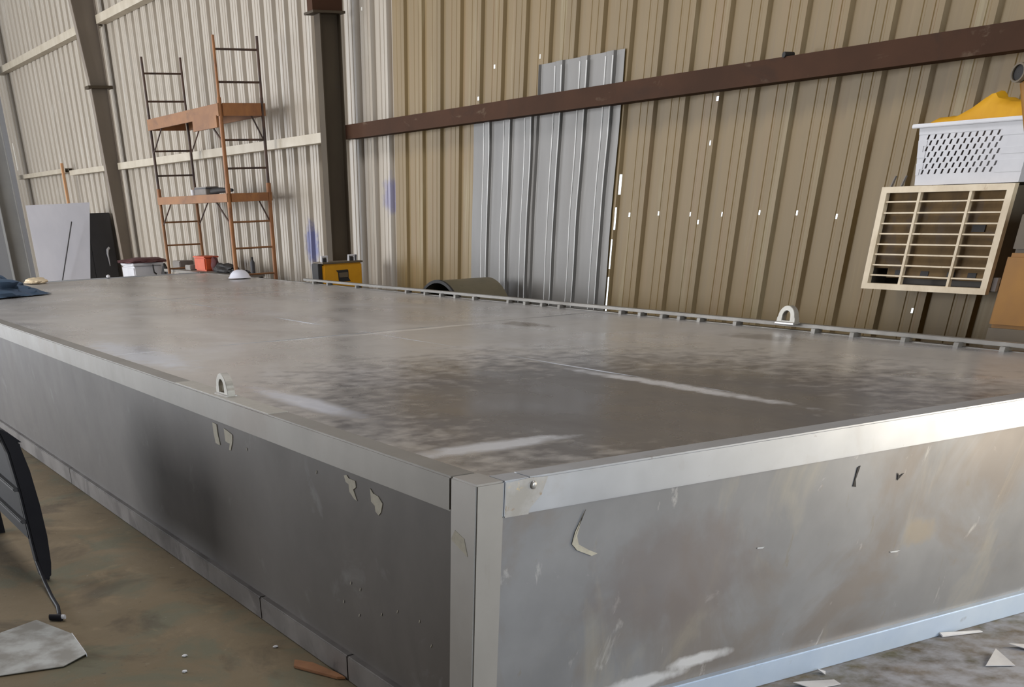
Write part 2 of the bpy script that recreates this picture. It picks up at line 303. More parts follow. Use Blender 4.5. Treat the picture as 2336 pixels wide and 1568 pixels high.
# ------------------------------------------------------------------ steel frame
def girt(y0, y1, z0, z1, m, label, xf=5.02):
    mb = MB(); t = 0.006                                            # a cee-section lying against the wall ribs
    mb.box((xf, y0, z0), (xf + t, y1, z1)).box((xf + t, y0, z0), (5.19, y1, z0 + t)).box((xf + t, y0, z1 - t), (5.19, y1, z1))
    return tag(mb.build('wall_girt', m), label, 'beam', 'girts along the corrugated wall')
girt(-9, 10.85, 2.335, 2.465, M['rust_girt'], 'rust-brown steel beam running across the tan wall above the galvanised sheets')
MB().tube([(5.01, 3.96, 2.475), (5.10, 3.96, 2.475)], .016, 10).build('bolt', M['dark'], bpy.data.objects['wall_girt'])
girt(11.08, 20.2, 2.335, 2.43, M['pale_girt'], 'cream steel wall beam crossing behind the orange scaffold')
girt(20.45, 23.7, 2.345, 2.425, M['pale_girt'], 'cream lower wall beam between taupe column and timber post')
girt(24.05, 28.7, 2.40, 2.475, M['pale_girt'], 'cream lower wall beam left of the timber post, farthest away')
girt(11.08, 20.2, 4.30, 4.41, M['pale_girt'], 'cream high wall beam to the right of the taupe column')
girt(20.45, 28.7, 4.30, 4.41, M['pale_girt'], 'cream high wall beam to the left of the taupe column')
girt(-9, 10.85, 4.30, 4.41, M['rust_girt'], 'rust-brown high beam above the picture on the tan wall')

def i_column(name, y, prof, hw, m, label, tf=0.012):
    """tapered I-column; prof = [(z, x_inner, x_outer)], flange half width hw along y"""
    t = thing(name, (prof[0][2], y, 0), label, 'column')
    wb, f1, f2 = MB(), MB(), MB()
    for (z0, a0, b0), (z1, a1, b1) in zip(prof[:-1], prof[1:]):
        def hexa(mb, xa0, xb0, xa1, xb1, ya, yb):
            mb.add([(xa0, ya, z0), (xb0, ya, z0), (xb0, yb, z0), (xa0, yb, z0), (xa1, ya, z1), (xb1, ya, z1), (xb1, yb, z1), (xa1, yb, z1)],
                   [(0, 3, 2, 1), (4, 5, 6, 7), (0, 1, 5, 4), (1, 2, 6, 5), (2, 3, 7, 6), (3, 0, 4, 7)])
        hexa(wb, a0 + tf, b0 - tf, a1 + tf, b1 - tf, y - .005, y + .005)
        hexa(f1, a0, a0 + tf, a1, a1 + tf, y - hw, y + hw); hexa(f2, b0 - tf, b0, b1 - tf, b1, y - hw, y + hw)
    wb.build('web', m, t); f1.build('inner_flange', m, t); f2.build('outer_flange', m, t)
    return t
ca = i_column('steel_column', 10.9, [(0, 4.775, 5.035), (3.42, 4.76, 5.02)], 0.075, M['dark_col'], 'dark brown steel column behind the yellow welding machine')
MB().box((4.66, 10.78, 3.42), (5.06, 11.02, 3.44)).build('cap_plate', M['dark_col'], ca)
MB().box((4.68, 10.83, 3.44), (5.05, 10.97, 6.5)).build('haunch', M['rust_girt'], ca)
MB().box((4.70, 10.75, 0), (5.10, 11.05, 0.02)).build('base_plate', M['dark_col'], ca)
cb = i_column('steel_column', 20.3, [(0, 4.90, 5.08), (3.48, 4.755, 5.07), (6.5, 4.44, 5.05)], 0.075, M['taupe_col'], 'taupe tapered steel column left of the orange scaffold')
MB().box((4.70, 20.18, 3.46), (5.14, 20.42, 3.50)).build('splice_plate', M['dark_col'], cb)
MB().box((4.80, 20.2, 0), (5.14, 20.4, 0.02)).build('base_plate', M['taupe_col'], cb)
cc = i_column('steel_column', 28.0, [(0, 4.30, 4.72), (3.0, 4.30, 4.71), (6.5, 3.9, 4.70)], 0.12, M['grey_col'], 'pale grey steel column at the left edge, farthest away')
MB().box((4.25, 27.85, 0), (4.78, 28.15, 0.02)).build('base_plate', M['grey_col'], cc)
tag(MB().box((4.895, 23.80, 0), (4.945, 23.87, 2.55)).build('timber_post', M['wood'], bevel=.004), 'upright raw timber post against the far wall beam', 'post')

# ------------------------------------------------------------------ the long metal tank
L_, Wd, Ht = 13.9, 4.16, 1.0
tk = thing('metal_tank', (0, 0, 0), 'long low bare-metal rectangular tank with welded rails, filling the foreground', 'tank')
# top plate: gently dished and wavy
mb = MB(); nx, ny = 60, 150; x0, x1, y0, y1 = 0.10, Wd - 0.05, 0.10, L_ - 0.10
for j in range(ny + 1):
    for i in range(nx + 1):
        x = x0 + (x1 - x0) * i / nx; y = y0 + (y1 - y0) * j / ny
        e = min(1, min(x - x0, x1 - x, y - y0, y1 - y) / 0.3)
        mb.v.append((x, y, 0.993 + e * 0.006 * (mnoise.noise(Vector((x * 1.1, y * .8, 0))) - .3) + e * 0.0022 * mnoise.noise(Vector((x * 3, y * 2.4, 4)))))
mb.f = [(j * (nx + 1) + i, j * (nx + 1) + i + 1, (j + 1) * (nx + 1) + i + 1, (j + 1) * (nx + 1) + i) for j in range(ny) for i in range(nx)]
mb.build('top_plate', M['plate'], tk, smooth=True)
def wavy_panel(axis, c, a0, a1, z0, z1, amp, seed):
    mb = MB(); n = max(8, int((a1 - a0) * 9)); k = 12
    for j in range(k + 1):
        for i in range(n + 1):
            a = a0 + (a1 - a0) * i / n; z = z0 + (z1 - z0) * j / k
            e = min(1, min(a - a0, a1 - a) / .2, min(z - z0, z1 - z) / .15 + .02)
            d = c + e * amp * mnoise.noise(Vector((a * 1.3 + seed, z * 2.2, seed)))
            mb.v.append((d, a, z) if axis == 'x' else (a, d, z))
    mb.f = [(j * (n + 1) + i, j * (n + 1) + i + 1, (j + 1) * (n + 1) + i + 1, (j + 1) * (n + 1) + i) for j in range(k) for i in range(n)]
    return mb
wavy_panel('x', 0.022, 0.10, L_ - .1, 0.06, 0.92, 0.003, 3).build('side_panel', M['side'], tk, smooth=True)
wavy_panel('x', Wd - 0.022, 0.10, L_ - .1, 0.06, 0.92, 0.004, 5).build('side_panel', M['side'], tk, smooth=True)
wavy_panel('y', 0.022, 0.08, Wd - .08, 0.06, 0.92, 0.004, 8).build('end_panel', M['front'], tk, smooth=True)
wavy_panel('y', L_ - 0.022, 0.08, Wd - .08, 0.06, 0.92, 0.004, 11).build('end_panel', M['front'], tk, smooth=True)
bv = .006
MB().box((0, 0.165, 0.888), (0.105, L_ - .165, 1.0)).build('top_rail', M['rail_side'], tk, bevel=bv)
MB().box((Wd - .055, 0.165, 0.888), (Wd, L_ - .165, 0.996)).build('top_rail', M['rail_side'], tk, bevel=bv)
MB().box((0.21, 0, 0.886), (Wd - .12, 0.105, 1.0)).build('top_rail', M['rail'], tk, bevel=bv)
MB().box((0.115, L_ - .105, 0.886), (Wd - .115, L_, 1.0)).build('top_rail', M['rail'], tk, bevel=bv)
# foot rails stand proud of the sheets
def foot(a, b, m): MB().box(a, b).build('bottom_rail', m, tk, bevel=.005)
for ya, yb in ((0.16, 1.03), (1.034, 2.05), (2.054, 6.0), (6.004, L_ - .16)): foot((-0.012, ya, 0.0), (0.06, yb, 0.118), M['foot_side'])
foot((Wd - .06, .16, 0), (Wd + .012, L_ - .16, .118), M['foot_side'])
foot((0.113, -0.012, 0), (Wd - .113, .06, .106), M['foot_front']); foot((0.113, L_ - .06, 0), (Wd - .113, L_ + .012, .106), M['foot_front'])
for sx in (0, 1):
    for sy in (0, 1):
        xa, xb = (0, .113) if not sx else (Wd - .113, Wd); ya, yb = (0, .164) if not sy else (L_ - .164, L_)
        MB().box((xa, ya, 0), (xb, yb, 1.0)).build('corner_post', M['post'] if (sx == 0 and sy == 0) else M['rail_side'], tk, bevel=bv)
# raised edging strip along the wall side, on little tabs
MB().box((Wd - .055, .02, 1.014), (Wd - .005, 10.3, 1.034)).build('edge_strip', M['rail_side'], tk, bevel=.003)
tabs = [9.96, 9.58, 8.86, 7.74, 7.36, 7.06, 6.79, 6.46, 5.89, 5.63, 5.38, 5.13, 4.33, 4.1, 3.85, 3.66, 3.45, 3.09, 2.39, 2.08, 1.7, 1.34, 1.05, .55, .2]
for y in tabs: MB().box((Wd - .085, y - .018, .985), (Wd - .02, y + .018, 1.016)).build('edge_tab', M['rail_side'], tk, bevel=.002)
def lug(xc, yc):
    t = 0.02; hw = 0.072; h = 0.096; z0 = 1.0 if xc < 1 else 1.034
    out, inn = [], []
    n = 22
    for k in range(n):
        a = math.pi * k / (n - 1); out.append((xc - t, yc + hw * math.cos(a) * (1 if k not in (0, n - 1) else 1.08), z0 + .028 + (h - .028) * math.sin(a)))
        inn.append((xc - t, yc + .034 * math.cos(a), z0 + .034 + .036 * math.sin(a)))
    for k in range(n):
        u = k / (n - 1); out.append((xc - t, yc - hw * 1.12 + 2 * hw * 1.12 * u, z0 - .004)); inn.append((xc - t, yc - .034 + .068 * u, z0 + .014))
    o = MB().ring(out, inn, (2 * t, 0, 0)).build('lifting_lug', M['lug'], tk, bevel=.002)
    MB().tube([(xc - t - .004, yc - hw * 1.1, z0), (xc - t - .004, yc + hw * 1.1, z0)], .008, 6).tube([(xc + t + .004, yc - hw * 1.1, z0), (xc + t + .004, yc + hw * 1.1, z0)], .008, 6).build('weld_bead', M['weld'], o)
lug(0.062, 2.42); lug(4.09, 2.63)
MB().box((.005, 1.75, .9995), (.104, 3.02, 1.0025)).build('lug_pad', M['lug'], tk, label='brighter ground strip under the near lug')
# seams across the top, weld skin at the near corner, tape left on the side, scuffs
def seam(a, b, w=.010):
    a = Vector(a); b = Vector(b); MB().tube([a.lerp(b, k / 12) + Vector((0, 0, .0006 * math.sin(k * 3))) for k in range(13)], w * .5, 6).build('weld_seam', M['rail'], tk)
seam((.12, 4.63, .988), (4.08, 4.63, .988)); seam((.12, 9.2, .988), (4.08, 9.2, .988)); seam((2.02, .13, .987), (2.02, 13.7, .987))
def patch(poly, d, m, name, label=None): MB().prism(poly, d).build(name, m, tk, label=label)
patch([(.115, -.0025, .885), (.115, -.0025, .992), (.2, -.0025, .998), (.285, -.0025, .994), (.262, -.0025, .94), (.215, -.0025, .90), (.212, -.0025, .884)], (0, .003, 0), M['weld'], 'weld_patch', 'gold heat-tinted weld patch')
MB().box((.108, -.002, .885), (.212, .10, 1.0)).build('rail_splice', M['rail'], tk, bevel=.004)
MB().add(*blob((.225, -.006, .975), (.012, .006, .014), 2, .1, 2)).build('weld_spot', M['weld'], tk, smooth=True)
T = 0.003
def tape(pts):
    MB().prism([(0.0185, y, z) for y, z in pts], (T, 0, 0)).build('tape_residue', M['tape'], tk, label='pale scrap of tape residue')
tape([(2.55, .868), (2.49, .866), (2.488, .82), (2.47, .775), (2.50, .772), (2.535, .775), (2.548, .82)])
tape([(2.39, .862), (2.30, .850), (2.275, .845), (2.285, .815), (2.325, .768), (2.345, .77), (2.325, .80), (2.36, .80), (2.385, .803)])
tape([(1.03, .862), (1.005, .868), (.985, .858), (.93, .858), (.925, .835), (.95, .822), (.92, .785), (.945, .788), (.985, .808), (.99, .835), (1.015, .84)])
tape([(.80, .852), (.775, .838), (.735, .835), (.70, .815), (.715, .78), (.735, .765), (.76, .775), (.765, .795), (.795, .805)])
tape([(.164 - .02, .80), (.05, .76), (.045, .785), (.06, .825), (.12, .84), (.14, .835)]) if False else None
MB().prism([(-.0015, .155, .80), (-.0015, .045, .765), (-.0015, .07, .82), (-.0015, .13, .835)], (.003, 0, 0)).build('tape_residue', M['tape'], tk, label='pale scrap of tape residue on the post')
for (y, z) in ((2.1, .80), (1.30, .825), (1.02, .43), (.93, .425), (.74, .37), (.60, .42), (1.1, .33), (.42, .43), (.33, .36), (.95, .31)):
    MB().prism([(.0185, y, z), (.0185, y + .004, z + .001), (.0185, y - .002, z + .014), (.0185, y - .005, z + .011)], (.0015, 0, 0)).build('paint_fleck', M['tape'], tk)
def fleck(pts, m='scuff', name='scuff_mark'): MB().prism([(x, .0185, z) for x, z in pts], (0, .002, 0)).build(name, M[m], tk)
fleck([(.46, .835), (.475, .86), (.435, .79), (.425, .75), (.45, .725), (.52, .695), (.545, .70), (.50, .72), (.455, .745), (.445, .775)], 'tape')
fleck([(1.36, .598), (1.40, .595), (1.39, .590), (1.36, .593)])
fleck([(2.18, .458), (2.25, .455), (2.23, .449), (2.19, .452)])
fleck([(1.845, .835), (1.86, .84), (1.85, .79), (1.862, .76), (1.842, .765)], 'dark'); fleck([(2.10, .785), (2.115, .77), (2.14, .78), (2.11, .755)], 'dark')

# ------------------------------------------------------------------ scaffold in the aisle
sc = thing('scaffold_tower', (4.59, 14.4, 0), 'two-level orange and brown ladder-frame scaffold tower by the pale wall', 'scaffold')
XL, XR, YN, YF = 4.295, 4.885, 12.94, 15.84
legs = {}
for yy in (YN, YF):
    for xx in (XL, XR):
        top = 3.44 if yy == YN else 3.49
        m1 = M['orange_steel'] if (yy == YN) else M['plank']
        lg = MB().tube([(xx, yy, 0.02), (xx, yy, 1.95)], .030 if yy == YN else .026, 10).build('leg', m1, sc, smooth=True)
        MB().tube([(xx, yy, 1.93), (xx, yy, 2.85)], .028 if yy == YN and xx == XL else .022, 10).build('upper_leg', M['orange_steel'] if (xx == XL and yy == YN) else M['dark_steel'], lg, smooth=True)
        MB().tube([(xx, yy, 2.83), (xx, yy, top)], .019, 10).build('guard_post', M['dark_steel'] if xx == XR or yy == YF else M['orange_steel'], lg, smooth=True)
        MB().tube([(xx, yy, 1.88), (xx, yy, 1.98)], .034, 10).build('coupling', M['orange_steel'], lg, smooth=True)
        MB().box((xx - .05, yy - .05, 0), (xx + .05, yy + .05, .02)).build('foot_plate', M['dark_steel'], lg)
    for z in (.42, .70, .98, 1.28, 1.57, 2.14, 2.43, 3.00, 3.31):
        MB().tube([(XL, yy, z), (XR, yy, z)], .011, 8).build('rung', M['dark_steel'] if z > 2 else M['plank'], sc, smooth=True)
def platform(z, t):
    p = MB().box((XL + .03, YN + .03, z - .03), (XR - .03, YF - .03, z)).build('platform', M['plank'], sc)
    for xx in (XL - .035, XR + .005): MB().box((xx, YN - .02, z - t), (xx + .03, YF + .02, z + .005)).build('side_board', M['plank'], p)
    for yy in (YN - .035, YF + .005): MB().box((XL + .03, yy, z - t), (XR - .03, yy + .03, z + .005)).build('end_board', M['orange_steel'], p)
platform(1.875, .085); platform(2.79, .12)
MB().box((XL - .045, YN + .05, 2.56), (XL - .015, YN + .95, 2.68)).build('lower_board', M['plank'], sc)
for z in (1.80, 2.67):
    MB().tube([(XR - .16, YN, z), (XR, YN, z - .27)], .011, 8).build('knee_brace', M['dark_steel'], sc)
    MB().tube([(XL, YF - .5, z), (XL, YF, z - .27)], .010, 8).build('knee_brace', M['dark_steel'], sc)
    MB().tube([(XL, YN + .5, z), (XL, YN, z - .27)], .012, 8).build('knee_brace', M['dark_steel'], sc)
    MB().tube([(XR, YF - .5, z), (XR, YF - .02, z - .27)], .010, 8).build('knee_brace', M['dark_steel'], sc)
# things on its lower deck
t = thing('tool_case', (4.5, 14.3, 1.88), 'grey-green tool case lying on the lower scaffold deck', 'tool case')
MB().box((4.42, 14.12, 1.876), (4.62, 14.60, 1.975)).build('body', M['greybox'], t, bevel=.01); MB().box((4.415, 14.11, 1.95), (4.625, 14.61, 1.962)).build('lid', M['charcoal'], t)
t = thing('power_tool', (4.5, 13.8, 1.88), 'dark slim power tool beside the tool case on the scaffold deck', 'tool')
MB().tube([(4.50, 14.08, 1.915), (4.5, 13.75, 1.925), (4.5, 13.30, 1.918)], [.038, .032, .018], 12).build('body', M['dark'], t, smooth=True); MB().tube([(4.5, 13.95, 1.91), (4.5, 13.95, 1.878)], .02).build('grip', M['maroon'], t)
tag(MB().lathe((4.5, 14.86, 1.876), [(0.001, 0), (.035, 0), (.042, .075), (.036, .075), (.03, .01), (.001, .01)]).build('cup', M['white'], smooth=True), 'small white cup at the left end of the lower scaffold deck', 'cup')

# ------------------------------------------------------------------ bench and clutter behind the tank
bn = thing('work_bench', (4.62, 14.5, 0), 'grey low work bench standing inside the scaffold legs', 'bench')
MB().box((4.36, 13.25, .93), (4.85, 16.3, .965)).build('bench_top', M['bench'], bn)
for xx in (4.38, 4.79):
    for yy in (13.3, 16.2): MB().box((xx, yy, 0), (xx + .05, yy + .05, .93)).build('leg', M['charcoal'], bn)
tag(MB().box((4.50, 15.9, .966), (4.74, 16.25, 1.07)).build('grey_box', M['greybox'], bevel=.012), 'grey box on the bench at the left of the orange one', 'box')
tag(MB().box((4.46, 15.3, .966), (4.58, 15.54, 1.03)).build('pale_box', M['bench'], bevel=.008), 'small pale carton in front of the grey box on the bench', 'box')
t = thing('orange_crate', (4.6, 14.95, .966), 'bright orange crate standing on the bench inside the scaffold', 'crate')
MB().box((4.50, 14.72, .966), (4.72, 15.2, 1.14)).build('body', M['orange'], t, bevel=.02); MB().box((4.49, 14.71, 1.13), (4.73, 15.21, 1.15)).build('rim', M['orange'], t, bevel=.005)
tag(MB().add(*blob((4.6, 14.11, 1.0), (.13, .38, .075), 5, .3, 4, .966)).build('dark_bag', M['dark'], smooth=True), 'soft near-black bag slumped on the bench right of the orange crate', 'bag')
tag(MB().add(*blob((4.62, 14.61, 1.05), (.06, .07, .10), 9, .3, 3, .966)).build('maroon_rag', M['maroon'], smooth=True), 'dark maroon rag between orange crate and black bag', 'rag')
t = thing('black_bottle', (4.72, 13.36, .966), 'slim dark bottle standing at the right end of the bench', 'bottle')
MB().lathe((4.72, 13.36, .966), [(.001, 0), (.033, 0), (.033, .13), (.014, .165)]).build('body', M['charcoal'], t, smooth=True); MB().lathe((4.72, 13.36, 1.13), [(.016, 0), (.016, .03), (.001, .03)]).build('cap', M['dark'], t)
tag(MB().add(*blob((4.6, 13.55, .98), (.14, .11, .035), 13, .3, 3, .966)).build('dark_rag', M['charcoal'], smooth=True), 'flat charcoal rag beside the slim bottle on the bench', 'rag')
ch = thing('chest_freezer', (4.33, 17.3, 0), 'white chest freezer between the taupe column and the scaffold', 'freezer')
MB().box((4.07, 17.0, .06), (4.60, 17.7, .985)).build('body', M['white'], ch, bevel=.02); MB().box((4.06, 16.99, .99), (4.61, 17.71, 1.03)).build('lid', M['white'], ch, bevel=.012)
for xx in (4.10, 4.52): MB().box((xx, 17.05, 0), (xx + .05, 17.65, .06)).build('foot', M['dark'], ch)
MB().tube([(4.40, 16.985, 1.0), (4.395, 16.965, .95), (4.40, 16.965, .90), (4.44, 16.97, .87)], .012, 8).build('hose', M['dark'], ch, smooth=True)
tag(MB().add(*blob((4.33, 17.32, 1.045), (.40, .40, .052), 21, .22, 4, 1.031)).build('maroon_blanket', M['maroon'], smooth=True), 'folded maroon blanket lying over the white freezer', 'blanket')
tag(MB().add(*blob((4.50, 16.65, .5), (.11, .12, .52), 17, .12, 4, 0.0)).build('black_sack', M['dark'], smooth=True), 'black sack standing between the freezer and the scaffold leg', 'sack')
# shiny dome and small bits on the tank top
tag(MB().lathe((3.93, 11.9, 1.004), [(.001, .085), (.04, .083), (.085, .068), (.118, .04), (.135, .008), (.15, .0), (.15, -.002), (.13, -.002)], n=36).build('metal_bowl', M['alu_sheet'], smooth=True), 'shiny upturned metal bowl on the far end of the tank', 'bowl')
tag(MB().add(*blob((2.72, 13.78, 1.018), (.028, .03, .02), 3, .1, 3, .9995)).build('white_plug', M['white'], smooth=True), 'tiny white plug on the far edge of the tank top', 'plug')
# navy cloth
vs, fs = blob((.56, 11.3, 1.03), (.62, .34, .165), 37, .42, 5, 1.003)
tag(MB().add(vs, fs).build('folded_cloth', M['navy'], smooth=True), 'heap of dark blue cloth on the tank top at the left', 'cloth')
vs, fs = blob((1.68, 13.6, 1.02), (.14, .16, .045), 41, .25, 4, .999)
tag(MB().add(vs, fs).build('glint_lump', M['cream'], smooth=True), 'bright cream lump standing in for a sun glint beyond the tank, past the blue cloth', 'rag')  # lump shaped and coloured to stand for a sun glint

# far corner: cabinet, leaning sheet, rod
cab = thing('metal_cabinet', (4.5, 21.9, 0), 'charcoal steel cabinet standing behind the leaning aluminium sheet', 'cabinet')
MB().box((4.15, 21.6, .05), (5.13, 22.2, 1.71)).build('body', M['charcoal'], cab, bevel=.01)
for xa, xb in ((4.17, 4.64), (4.65, 5.11)): d = MB().box((xa, 21.585, .08), (xb, 21.6, 1.69)).build('door', M['charcoal'], cab)
MB().box((4.2, 21.65, 0), (5.08, 22.15, .05)).build('plinth', M['dark'], cab)
MB().tube([(5.0, 21.57, 1.15), (4.96, 21.56, 1.12), (4.945, 21.56, 1.05), (4.955, 21.565, .95), (4.96, 21.57, .85)], [.022, .026, .02, .012, .006], 8).build('white_strap', M['white'], cab, smooth=True)
ash = MB().prism([(3.36, 20.9, 0.004), (4.20, 20.9, 0.004), (4.745, 21.53, 1.88), (3.50, 21.53, 1.865)], (0, .003, 0))
tag(ash.build('aluminium_sheet', M['alu_sheet']), 'large bright aluminium sheet leaning against the charcoal cabinet', 'metal sheet')
tag(MB().tube([(3.49, 20.86, .012), (4.26, 21.27, 1.59)], .011, 8).build('thin_rod', M['charcoal']), 'thin dark rod leaning on the bright aluminium sheet', 'rod')

# welding machine
wl = thing('welding_machine', (4.6, 10.45, 0), 'yellow engine-driven welding machine standing behind the tank', 'welder')
WX0, WX1, WY0, WY1 = 4.335, 4.855, 10.2, 10.46
MB().box((WX0, WY0, .14), (WX1, WY1, 1.165)).build('body', M['yellow'], wl, bevel=.015)
MB().box((WX0 - .01, WY0 - .01, 1.165), (WX1 + .01, WY1 + .01, 1.182)).build('lid', M['brown_paint'], wl, bevel=.004)
MB().box((WX0 - .055, WY0 + .03, .75), (WX0 - .001, WY1 - .05, 1.17)).build('control_panel', M['dark'], wl, bevel=.006)
for q, zz in ((WY0 + .08, .98), (WY0 + .2, .95)): MB().tube([(WX0 - .045, q, zz), (WX0 - .055, q, zz - .08), (WX0 - .04, q - .01, zz - .30)], .022, 8).build('cable', M['bench'] if q < WY0 + .1 else M['charcoal'], wl, smooth=True)
# S-shaped grab recess: dark lips with the brown inside between
def yz(pts, y, d, m, n): MB().prism([(x, y, z) for x, z in pts], (0, d, 0)).build(n, m, wl)
yz([(4.50, 1.098), (4.655, 1.102), (4.665, 1.09), (4.665, 1.02), (4.69, .985), (4.545, .982), (4.53, .998), (4.525, 1.075)], WY0 - .004, .006, M['dark'], 'grab_recess')
yz([(4.535, 1.072), (4.655, 1.076), (4.655, 1.028), (4.54, 1.026)], WY0 - .0065, .004, M['brown_paint'], 'recess_back')
for xx in (WX0 + .02, WX1 - .14):
    a = MB().tube([(xx, WY0 + .08, 1.182), (xx, WY0 + .08, 1.235), (xx + .075, WY0 + .08, 1.235), (xx + .075, WY0 + .08, 1.182)], .012, 8).build('lifting_handle', M['white'], wl, smooth=True)
    MB().box((xx + .018, WY0 + .07, 1.182), (xx + .058, WY0 + .12, 1.222)).build('latch', M['dark'], a)
MB().tube([(WX1 - .04, WY0 + .09, 1.18), (WX1 - .035, WY0 + .09, 1.24)], .013, 8).build('filler_cap', M['charcoal'], wl)
for xx in (WX0 + .03, WX1 - .1): MB().box((xx, WY0 + .02, 0), (xx + .07, WY1 - .02, .14)).build('skid', M['dark'], wl)
# drum section lying with its axis towards the wall
dr = thing('steel_drum', (4.75, 7.45, 0), 'open-ended olive steel drum lying behind the tank by the galvanised sheets', 'drum')
RD = 0.545
MB().lathe((4.36, 7.57, RD), [(RD, 0), (RD, .60), (RD - .012, .60), (RD - .012, 0), (RD, 0)], axis='x', n=64).build('shell', M['olive'], dr, smooth=True)
MB().lathe((4.36, 7.57, RD), [(RD - .012, .46), (.001, .46)], axis='x', n=64).build('end_wall', M['dark'], dr)
MB().lathe((4.352, 7.57, RD), [(RD + .006, 0), (RD + .006, .022), (RD - .02, .022), (RD - .02, 0), (RD + .006, 0)], axis='x', n=64).build('rim', M['dark'], dr, smooth=True)
for s in (-1, 1): MB().prism([(4.4, 7.57 + s * .30, 0), (4.4, 7.57 + s * .52, 0), (4.4, 7.57 + s * .50, .16), (4.4, 7.57 + s * .335, .105)], (.5, 0, 0)).build('chock', M['wood'], dr)

# ------------------------------------------------------------------ wall cooler with basket
CX = 4.90; CY0, CY1, CZ0, CZ1 = 1.83, 2.785, 1.175, 1.725
co = thing('air_cooler', (5.05, 2.3, CZ0), 'cream-framed louvred cooler box fixed high on the tan wall', 'cooler')
b = MB().box((CX + .20, CY0 + .01, CZ0 + .01), (5.23, CY1 - .01, CZ1 - .01)); b.box((CX + .03, CY0 + .012, CZ0 + .012), (CX + .20, CY0 + .022, CZ1 - .012)).box((CX + .03, CY1 - .022, CZ0 + .012), (CX + .20, CY1 - .012, CZ1 - .012))
b.box((CX + .03, CY0 + .022, CZ0 + .012), (CX + .20, CY1 - .022, CZ0 + .022)).box((CX + .03, CY0 + .022, CZ1 - .022), (CX + .20, CY1 - .022, CZ1 - .012)); b.build('casing', M['cooler_body'], co)
MB().box((CX + .045, CY0 + .023, CZ0 + .115), (CX + .19, CY1 - .023, CZ1 - .023)).build('cooling_pad', M['pad'], co)
pz = CZ0 + .075
MB().box((CX + .036, CY0 + .05, pz - .01), (CX + .07, CY1 - .16, pz + .045)).build('water_trough', M['pad'], co)
for y in (1.95, 2.10, 2.30, 2.50): MB().box((CX + .032, y, pz + .004), (CX + .037, y + .06, pz + .032)).build('trough_slot', M['dark'], co)
MB().box((CX + .038, 1.98, 1.49), (CX + .046, 2.07, 1.525)).build('pad_gap', M['dark'], co)
fr = MB(); fw = .045
fr.box((CX, CY0, CZ1 - .032), (CX + .035, CY1, CZ1)).box((CX, CY0, CZ0), (CX + .035, CY1, CZ0 + .032)).box((CX, CY0, CZ0 + .032), (CX + .035, CY0 + fw, CZ1 - .032)).box((CX, CY1 - fw, CZ0 + .032), (CX + .035, CY1, CZ1 - .032))
fr.build('front_frame', M['cream'], co)
for z in (1.646, 1.588, 1.533, 1.478, 1.422, 1.367, 1.309, 1.252):
    MB().box((CX + .008, CY0 + fw, z - .0038), (CX + .028, CY1 - fw, z + .0038)).build('louvre', M['cream'], co)
for y in (2.487, 2.118): MB().box((CX + .004, y - .009, CZ0 + .032), (CX + .030, y + .009, CZ1 - .032)).build('upright_bar', M['cream'], co)
MB().box((CX + .06, CY0 - .02, 1.19), (CX + .085, CY0 + .012, 1.26)).build('drain_clip', M['white'], co)
for y in (2.735, 2.655): MB().add([(CX + .01, y, CZ1 - .002), (CX + .03, y, CZ1 - .002), (CX + .03, y - .02, CZ1 + .055), (CX + .015, y - .02, CZ1 + .055), (CX + .01, y - .008, CZ1 - .002), (CX + .03, y - .008, CZ1 - .002), (CX + .03, y - .026, CZ1 + .055), (CX + .015, y - .026, CZ1 + .055)], [(0, 1, 2, 3), (4, 7, 6, 5), (0, 4, 5, 1), (1, 5, 6, 2), (2, 6, 7, 3), (3, 7, 4, 0)]).build('hanging_tab', M['greybox'], co)
